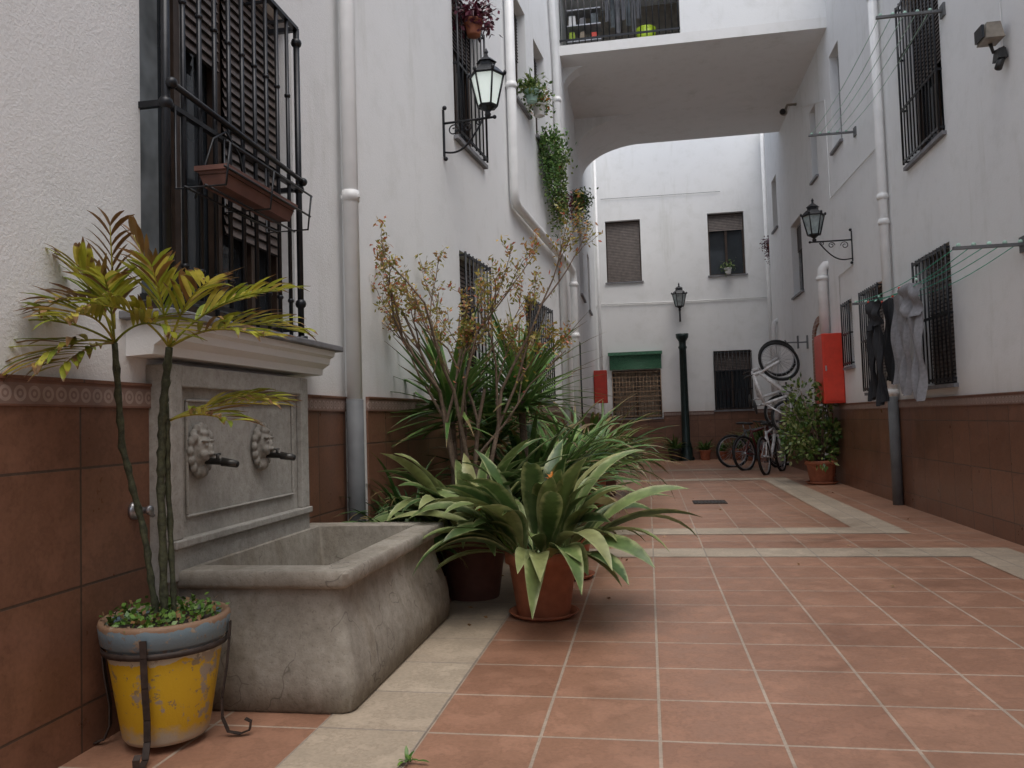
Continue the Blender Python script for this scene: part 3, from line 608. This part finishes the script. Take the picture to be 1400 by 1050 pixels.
# ---------------------------------------------------------------- bicycles
def bike(T,frame_mat,name='bicycle',loc=(0,0,0),th=1):
    rt=root(name,loc); f=MB(T); R_=.33
    def wheel(cx,cz):
        pts=[(cx+R_*math.cos(a*math.pi/14),0,cz+R_*math.sin(a*math.pi/14)) for a in range(29)]; f.tube(pts,.026,'rub',8,False)
        pts=[(cx+(R_-.032)*math.cos(a*math.pi/14),0,cz+(R_-.032)*math.sin(a*math.pi/14)) for a in range(29)]; f.tube(pts,.012,'chrome',6,False)
        for k in range(18):
            a=k*math.pi/9; f.tube([(cx,.025*(-1)**k,cz),(cx+(R_-.03)*math.cos(a),0,cz+(R_-.03)*math.sin(a))],.003,'chrome',3,False)
        f.tube([(cx,-.05,cz),(cx,.05,cz)],.022,'chrome',8)
    wheel(0,R_); wheel(1.05,R_); bb=(.43,0,.29); st=(.28,0,.78); hd=(.82,0,.82); hl=(.86,0,.70)
    for a,b_,r in ((bb,st,.022),(bb,hl,.029),((.30,0,.74),hd,.023),((.0,.04,R_),(.30,.0,.74),.012),((.0,-.04,R_),(.30,0,.74),.012),((.0,.05,R_),bb,.013),((.0,-.05,R_),bb,.013),(hd,hl,.026)): f.tube([a,b_],r*th,frame_mat,8)
    for s in (.05,-.05): f.tube([(.87,s,.68),(1.05,s,R_)],.018*th,frame_mat,8)
    f.tube([(.87,-.06,.68),(.87,.06,.68)],.02,frame_mat,8)
    f.tube([hd,(.80,0,.93)],.014,'blackpot',8); f.tube([(.78,-.30,.95),(.80,-.1,.93),(.80,.1,.93),(.78,.30,.95)],.014,'blackpot',8)
    f.tube([st,(.26,0,.88)],.013,'chrome',8); f.ball((.24,0,.91),.13,'blackpot',(1.05,.5,.22),10)
    f.lathe((.43,.06,.29),[(.0,0),(.09,0),(.09,.006),(0,.006)],'zinc',16,axis='Y') ; f.tube([(.43,.08,.29),(.55,.08,.20)],.009,'chrome',6); f.tube([(.43,-.08,.29),(.31,-.08,.38)],.009,'chrome',6)
    f.box(.51,.59,.08,.17,.19,.21,'blackpot'); f.box(.27,.35,-.17,-.08,.37,.39,'blackpot')
    f.make('bicycle_body',rt)
def hang(y,z0,x=2.83,k=.18,l=.12):
    return lambda a,b_,h:(x-h-l*a,y+b_+k*a,z0+a)
bike(hang(14.9,.98,2.86,.05,.16),'bikeW','bicycle',(2.5,15.0,1),1.25); bike(hang(15.8,1.10,2.86,.05,.05),'bikeW','bicycle',(2.5,15.9,1),1.25)
f=MB(); rt=root('bicycle_wall_hook',(2.8,15.3,2.4))
for y,z in ((14.97,2.36),(15.87,2.44)): f.tube([(2.88,y,z),(2.52,y,z),(2.48,y,z+.05)],.012,'zinc',6); f.box(2.86,2.88,y-.04,y+.04,z-.12,z+.12,'zinc')
f.make('hooks',rt)
def stand(x,y,ang,lean=.08):
    c,s=math.cos(ang),math.sin(ang)
    return lambda a,b_,h:(x+c*a-s*(b_+lean*h),y+s*a+c*(b_+lean*h),h)
bike(stand(1.72,17.2,.25),'zinc','bicycle',(2.3,17.2,0)); bike(stand(1.85,16.2,.8),'bikeR','bicycle',(2.2,16.5,0)); bike(stand(2.05,14.9,1.15),'bikeW','bicycle',(2.3,15.4,0))
# ---------------------------------------------------------------- plants
def pot(f,x,y,r,h,mat,z=0,rim=True):
    p=[(0,z+.01),(r*.70,z+.0),(r*.72,z+.01),(r*.93,z+h*.80)]
    if rim: p+=[(r*.95,z+h*.81),(r*1.03,z+h*.82),(r*1.05,z+h*.985),(r*1.03,z+h),(r*.93,z+h),(r*.90,z+h*.88)]
    else: p+=[(r,z+h),(r*.94,z+h),(r*.9,z+h*.9)]
    f.lathe((x,y,0),p,mat,32); f.lathe((x,y,0),[(0,z+h*.9),(r*.92,z+h*.9)],'soil',24)
def strap_plant(name,x,y,r,h,potmat,n,L,w,mat,z=0,el=(.5,1.45),bend=(1.2,2.2),shape='strap',fold=.25,spread=.5,seg=9):
    rt=root(name,(x,y,z)); f=MB(); pot(f,x,y,r,h,potmat,z); f.make('pot',rt); g=MB()
    for i in range(n):
        az=U(0,2*math.pi); e=U(*el); rr_=r*spread*math.sqrt(R())
        g.strap((x+rr_*math.cos(az),y+rr_*math.sin(az),z+h*.88),az+U(-.3,.3),L*U(.6,1.12),e,U(*bend),w*U(.7,1.15),mat,seg,fold,shape,U(-.6,.6))
    g.make('foliage',rt); return rt
random.seed(33)
rt=strap_plant('potted_aspidistra',-.62,4.52,.205,.37,'terra',105,.76,.125,'lf_asp',el=(.3,1.48),bend=(.8,1.9),shape='broad',spread=.9,seg=12,fold=.3)
g=MB()
for dx,dz in ((.0,.62),(-.28,.52),(.12,.68)):
    for k in range(10): g.strap((-.64+dx,4.25,dz+.1),U(0,6.28),.05,U(.2,1.4),.4,.015,'flo',3)
    g.tube([(-.64+dx*.3,4.45,.3),(-.64+dx,4.25,dz+.1)],.006,'lf_clov',5)
g.make('flowers',rt)
f=MB(); f.lathe((-.62,4.52,0),[(0,.006),(.17,.006),(.2,.03),(.19,.03),(.16,.012)],'terra',24); f.make('saucer',rt)
strap_plant('potted_aspidistra',-1.12,4.97,.22,.42,'terraD',75,.76,.115,'lf_asp',el=(.4,1.45),bend=(.8,2.0),shape='broad',spread=.9,seg=11,fold=.3)
strap_plant('potted_spider_plant',-1.62,5.30,.17,.35,'terraD',150,.66,.026,'lf_strap',el=(.5,1.5),bend=(1,2.4))
strap_plant('potted_spider_plant',-1.52,4.78,.15,.30,'terraD',90,.50,.034,'lf_strap',el=(.5,1.5),bend=(1,2.4))
strap_plant('potted_lily',-.58,5.6,.16,.3,'terra',45,.5,.05,'lf_strap',el=(.5,1.5),bend=(.8,2.0))
f=MB(); f.lathe((-.58,5.6,0),[(0,.006),(.15,.006),(.18,.03),(.17,.03),(.14,.012)],'terra',24); f.make('plant_saucer',None)
strap_plant('potted_lily',-.95,6.3,.2,.4,'terraD',110,.95,.06,'lf_strap',el=(.6,1.5),bend=(.8,2.0))
strap_plant('potted_lily',-.88,7.4,.2,.45,'terra',120,1.05,.06,'lf_yuc',el=(.5,1.5),bend=(.8,2.1))
strap_plant('potted_lily',-.80,8.6,.2,.45,'terraD',120,1.15,.06,'lf_yuc',el=(.4,1.4),bend=(.8,2.0))
strap_plant('potted_lily',-.72,9.9,.2,.45,'terra',120,1.15,.065,'lf_strap',el=(.4,1.4),bend=(.8,2.0))
strap_plant('potted_lily',-.64,11.4,.2,.45,'terraD',100,1.1,.065,'lf_bush',el=(.4,1.4),bend=(.8,2.0))
def yucca(x,y,hz,n=70,L=.62,name='yucca_tree'):
    rt=root(name,(x,y,0)); f=MB(); pot(f,x,y,.18,.34,'terraD'); f.make('pot',rt)
    f=MB(); f.tube([(x,y,.3),(x+.02,y,hz*.6),(x,y,hz)],[.035,.03,.028],'bark',8); f.make('trunk',rt); g=MB()
    for i in range(n):
        az=U(0,6.283); e=U(-.3,1.5); g.strap((x,y,hz+U(-.14,.08)),az,L*U(.75,1.1),e,U(.1,.6),.068*U(.8,1.2),'lf_yuc',6,.35,'spike')
    g.make('foliage',rt)
yucca(-1.44,5.75,1.22,105,.78); yucca(-.98,6.2,1.28,110,.82); yucca(-1.2,7.6,1.15,60,.65); yucca(-1.3,6.6,1.0,70,.65)
def shrub(name,x,y,base,H_,seed,spread,leafmat,nl,mats='bark',stems=5,ls=1):
    random.seed(seed); rt=root(name,(x,y,0)); br=MB(); lf=MB(); 
    def grow(p,d,L,r,dep):
        pts=[p];rs=[r]; n=4
        for i in range(n):
            d=(d+Vector((U(-1,1),U(-1,1),U(-.3,.9)))*.15).normalized(); p=p+d*(L/n); pts.append(p); rs.append(r*(1-.45*(i+1)/n))
        br.tube(pts,rs,mats,6 if dep<2 else 4,False)
        if dep>=2:
            for q in range(nl*(2 if dep==4 else 1)):
                t=random.choice(pts[1:]); lf.leaf(t+Vector((U(-1,1),U(-1,1),U(-1,1)))*.03,U(.022,.048)*ls,U(.010,.019)*ls,leafmat)
        if dep<4:
            for k in range(random.choice((2,2,3))):
                a=Vector((U(-1,1),U(-1,1),U(-.1,.8))).normalized(); nd=(d*.85+a*.6).normalized()
                grow(pts[random.choice((2,3,4))],nd,L*U(.48,.70),r*.55,dep+1)
    for k in range(stems):
        a=2*math.pi*k/stems+U(-.4,.4); grow(Vector((x+.03*math.cos(a),y+.03*math.sin(a),base)),Vector((math.cos(a)*spread,math.sin(a)*spread*.7,1)).normalized(),H_*.45,.022,0)
    br.make('branches',rt); lf.make('foliage',rt); return rt
rt=shrub('pomegranate_tree',-1.24,5.5,.35,2.2,11,.21,'lf_pom',8,'bark',6,1.1)
f=MB(); pot(f,-1.24,5.5,.22,.42,'terraD'); f.make('pot',rt)
random.seed(5); rt=root('potted_bush',(2.58,12.85,0)); f=MB(); pot(f,2.58,12.85,.23,.36,'terra'); f.lathe((2.58,12.85,0),[(0,.005),(.2,.005),(.24,.04),(.22,.04)],'terra',20); f.make('pot',rt)
f=MB(); g=MB()
cl=[(Vector((2.53+U(-.36,.28),12.85+U(-.3,.3),.72+U(-.25,.72))),U(.12,.22)) for i in range(28)]
for c_,r_ in cl:
    f.tube([(2.58,12.85,.3),((2.58+c_.x)/2,(12.85+c_.y)/2,(.45+c_.z)/2),c_],[.018,.012,.006],'bark',5)
    for k in range(85):
        d_=Vector((random.gauss(0,1),random.gauss(0,1),random.gauss(0,1))).normalized(); g.leaf(c_+d_*r_*R()**.4,U(.06,.10),U(.035,.055),'lf_bush',(d_+Vector((0,0,.2))).normalized())
f.make('branches',rt); g.make('foliage',rt)
for x,y,r,h,mt,l in ((.62,20.1,.17,.3,'blackpot',.5),(1.35,20.15,.14,.25,'terra',.35),(1.75,20.1,.13,.22,'terra',.3),(2.1,20.0,.17,.28,'terra',.35),(2.4,19.6,.2,.34,'terra',.7),(2.62,19.0,.2,.34,'terra',.9)):
    strap_plant('potted_plant',x,y,r,h,mt,45,l,.045,'lf_strap',el=(.4,1.5),bend=(.6,1.8))
def hanging(name,T,s,z,mat,n,drop,w=.3,potm='terra',q=.14,ls=1):
    rt=root(name,T(s,q,z)); f=MB(); x,y,_=T(s,q,z); pot(f,x,y,.09,.15,potm,z); f.make('pot',rt); g=MB()
    for i in range(n):
        az=U(0,6.283); g.strap((x,y,z+.12),az,U(.15,.34),U(.4,1.4),U(1,2.6),.02,mat,5)
    for i in range(int(n*.5)):
        if drop<=0: break
        px=x+U(-.1,.14); py=y+U(-w,w)*.7; zz=z+.12; L=drop*U(.3,1)
        for k in range(int(L/.03)): g.leaf((px+U(-.02,.02),py+U(-.02,.02),zz-k*.03),.055,.028,mat)
    for i in range(n*5):
        d_=Vector((random.gauss(0,1),random.gauss(0,1),random.gauss(0,.8))); g.leaf(Vector((x,y,z+.18))+d_*.10,.06*ls,.035*ls,mat)
    g.make('foliage',rt)
hanging('hanging_plant',TB,7.35,4.80,'lf_pur',70,.12,.2)
hanging('hanging_plant',TB,9.75,5.08,'lf_bush',50,.1,.2,'ropew'); hanging('hanging_plant',TB,10.2,5.08,'flo',8,0,.2,'pvc'); hanging('hanging_plant',TB,10.15,5.05,'lf_bush',30,.1,.2,'pvc')
hanging('hanging_plant',TB,10.75,4.72,'lf_yuc',100,.8,.35,'pvc'); hanging('hanging_plant',TB,11.15,4.6,'lf_bush',90,1.1,.3); hanging('hanging_plant',TB,11.5,4.1,'lf_pur',30,.35,.15)
hanging('hanging_plant',TC,13.8,4.75,'lf_strap',100,.55,.4)
hanging('hanging_plant',TR2,19.3,4.9,'lf_pur',60,.5,.35); hanging('hanging_plant',TF,2.1,4.6,'lf_bush',16,0,.2,'pvc')
# yellow pot with palms
random.seed(21)
px,py=-1.73,2.64
rt=root('potted_palm',(px,py,0)); f=MB(); zb=.03
f.lathe((px,py,0),[(0,zb),(.135,zb),(.145,zb+.015),(.190,.33),(.194,.365),(.212,.372),(.220,.435),(.216,.448),(.200,.448),(.19,.42)],'ypot',40); f.lathe((px,py,0),[(0,.42),(.197,.42)],'soil',24); f.make('pot',rt)
f=MB()
f.lathe((px,py,.34),[(.206,0),(.210,0),(.210,.020),(.206,.020),(.206,0)],'rust',32)
for k in range(4):
    a=math.radians(-75+90*k); ca,sa=math.cos(a),math.sin(a); P=[(.222,.41),(.218,.35),(.208,.25),(.190,.14),(.19,.07),(.21,.02),(.25,.008),(.285,.02),(.29,.05),(.27,.06)]
    for j,((ra,za),(rb,zb_)) in enumerate(zip(P[:-1],P[1:])):
        w=.011; f.mesh([(px+ra*ca-w*sa,py+ra*sa+w*ca,za),(px+ra*ca+w*sa,py+ra*sa-w*ca,za),(px+rb*ca+w*sa,py+rb*sa-w*ca,zb_),(px+rb*ca-w*sa,py+rb*sa+w*ca,zb_),
          (px+(ra+.005)*ca-w*sa,py+(ra+.005)*sa+w*ca,za),(px+(ra+.005)*ca+w*sa,py+(ra+.005)*sa-w*ca,za),(px+(rb+.005)*ca+w*sa,py+(rb+.005)*sa-w*ca,zb_+.003),(px+(rb+.005)*ca-w*sa,py+(rb+.005)*sa+w*ca,zb_+.003)],[(0,1,2,3),(4,5,6,7),(0,3,7,4),(1,2,6,5)],'rust',None,False)
f.make('iron_stand',rt)
f=MB()
def stem(pts,r):
    P=[Vector(p) for p in pts]; out=[];rs=[]
    for a,b_ in zip(P[:-1],P[1:]):
        for i in range(12):
            out.append(a.lerp(b_,i/12)+Vector((U(-1,1),U(-1,1),0))*.0015); rs.append(r*(1.22 if i%3==0 else .92))
    out.append(P[-1]); rs.append(r*.9); f.tube(out,rs,'cane',8)
c1=Vector((-1.86,2.55,1.42)); c2=Vector((-1.68,2.60,1.40)); c3=Vector((-1.69,2.62,1.14))
stem([(px-.03,py,.4),(px-.07,py-.02,.75),(px-.125,py-.06,1.05),c1],.0115); stem([(px+.01,py-.02,.4),(px+.005,py-.03,.9),(px+.02,py-.04,1.15),c2],.014); stem([(px+.03,py+.01,.4),(px+.015,py,.9),(px+.03,py-.03,1.2)],.010)
f.make('stems',rt)
g=MB()
def frond(c,az,L,el,bend,nl=14,ll=.19,dead=False):
    p=Vector(c); n=nl; pts=[p.copy()]
    for i in range(n):
        t=i/n; e=el-bend*t; d_=Vector((math.cos(az)*math.cos(e),math.sin(az)*math.cos(e),math.sin(e))); p=p+d_*(L/n); pts.append(p.copy())
        if t<.22: continue
        sd=Vector((-math.sin(az),math.cos(az),0))
        for s in (-1,1):
            dl=(d_*U(.8,1.2)+sd*s*.65+Vector((0,0,U(.1,.4)))).normalized(); a2=math.atan2(dl.y,dl.x); e2=math.asin(max(-1,min(1,dl.z)))
            q=p.copy()
            if q.x<-1.955: continue
            g.strap(q,a2,ll*(math.sin(math.pi*min(1,.25+t*.66))**.6)*U(.8,1.2),e2,U(.2,1.0),.021*U(.8,1.2),'lf_dead' if dead or R()<.08 else 'lf_palm',5,.35,'lance',U(-.5,.5))
    g.tube(pts,[.005*(1-.6*i/n) for i in range(n+1)],'lf_palm',5)
D=math.radians
for (c,az,L,el,bd) in ((c1,-115,.40,.5,.9),(c1,-95,.36,.1,.8),(c1,-60,.32,1.0,.8),(c1,-100,.30,1.25,.5),(c1,-80,.34,.7,1.2),(c1,-20,.33,.6,1.2),(c1,-85,.30,-.1,.5),
    (c2,5,.46,.85,.9),(c2,-15,.42,.4,.8),(c2,-35,.38,.95,.9),(c2,20,.45,.55,.9),(c2,-70,.34,1.1,.6),(c2,60,.40,.9,.7),(c2,-100,.32,.8,.9),(c3,0,.38,.35,.5),(c3,-25,.34,.2,.5),(c3,20,.36,.5,.7)):
    frond(c,D(az),L,el,bd)
for (c,az,L,el,bd) in ((c1,-60,.36,1.35,.2),(c2,-120,.36,1.35,.3),(c1,-100,.30,.9,1.6)): frond(c+Vector((0,0,.05)),D(az),L,el,bd,10,.13,True)
g.make('fronds',rt)
g=MB()
for i in range(520):
    a=U(0,6.28); r_=.205*math.sqrt(R()); z=.425+U(0,.05)
    q=Vector((px+r_*math.cos(a),py+r_*math.sin(a),z)); g.leaf(q,U(.015,.03),U(.012,.022),'lf_clov' if R()<.85 else 'lf_dead',Vector((U(-1,1),U(-1,1),U(0,.7))).normalized())
g.make('ground_cover',rt)
rt=root('small_weed',(-.80,2.52,0)); g=MB()
for i in range(9): g.strap((-.80+U(-.02,.02),2.54,.006),U(0,6.28),U(.03,.055),U(.3,1.2),.9,.014,'lf_clov',4,.2,'lance')
g.make('foliage',rt)
g=MB()
for i in range(90):
    x=random.choice((U(-1.1,-.2),U(-1.1,-.5),U(-1.6,2.7))); y=U(4.2,9) if x<-.1 else U(3,14)
    g.leaf((x,y,.009),U(.02,.045),U(.008,.02),'lf_dead',Vector((U(-1,1),U(-1,1),.08)).normalized())
g.make('fallen_leaves')
# ---------------------------------------------------------------- light, world, camera
w=bpy.data.worlds.new('World'); sc.world=w; w.use_nodes=True; nt=w.node_tree; bg=nt.nodes['Background']
sk=nt.nodes.new('ShaderNodeTexSky'); sk.sky_type='NISHITA'; sk.sun_disc=False; sk.sun_elevation=D(68); sk.sun_rotation=D(150); sk.air_density=1.0; sk.dust_density=3; sk.ozone_density=1.0
hs=nt.nodes.new('ShaderNodeHueSaturation'); hs.inputs['Saturation'].default_value=.6
nt.links.new(sk.outputs[0],hs.inputs['Color']); nt.links.new(hs.outputs[0],bg.inputs[0]); bg.inputs[1].default_value=.20
su=bpy.data.lights.new('sun','SUN'); su.energy=1.7; su.angle=D(60); su.color=(1,.975,.94); so=bpy.data.objects.new('sun',su); sc.collection.objects.link(so)
az=D(150); el=D(68); dv=Vector((math.sin(az)*math.cos(el),math.cos(az)*math.cos(el),math.sin(el))); so.rotation_euler=dv.to_track_quat('Z','Y').to_euler(); so.location=(0,0,20)
cam=bpy.data.cameras.new('camera'); co=bpy.data.objects.new('camera',cam); sc.collection.objects.link(co); sc.camera=co
cam.sensor_width=36; cam.lens=28.03; cam.clip_start=.05; cam.clip_end=400
th=D(9.6); ph=D(2.66); ro=.03
Rm=Matrix.Rotation(th,3,'Z')@Matrix.Rotation(math.pi/2+ph,3,'X')@Matrix.Rotation(-ro,3,'Z')
co.matrix_world=Matrix.Translation((0,0,1.1))@Rm.to_4x4()
sc.view_settings.view_transform='Standard'; sc.view_settings.look='None'; sc.view_settings.exposure=0
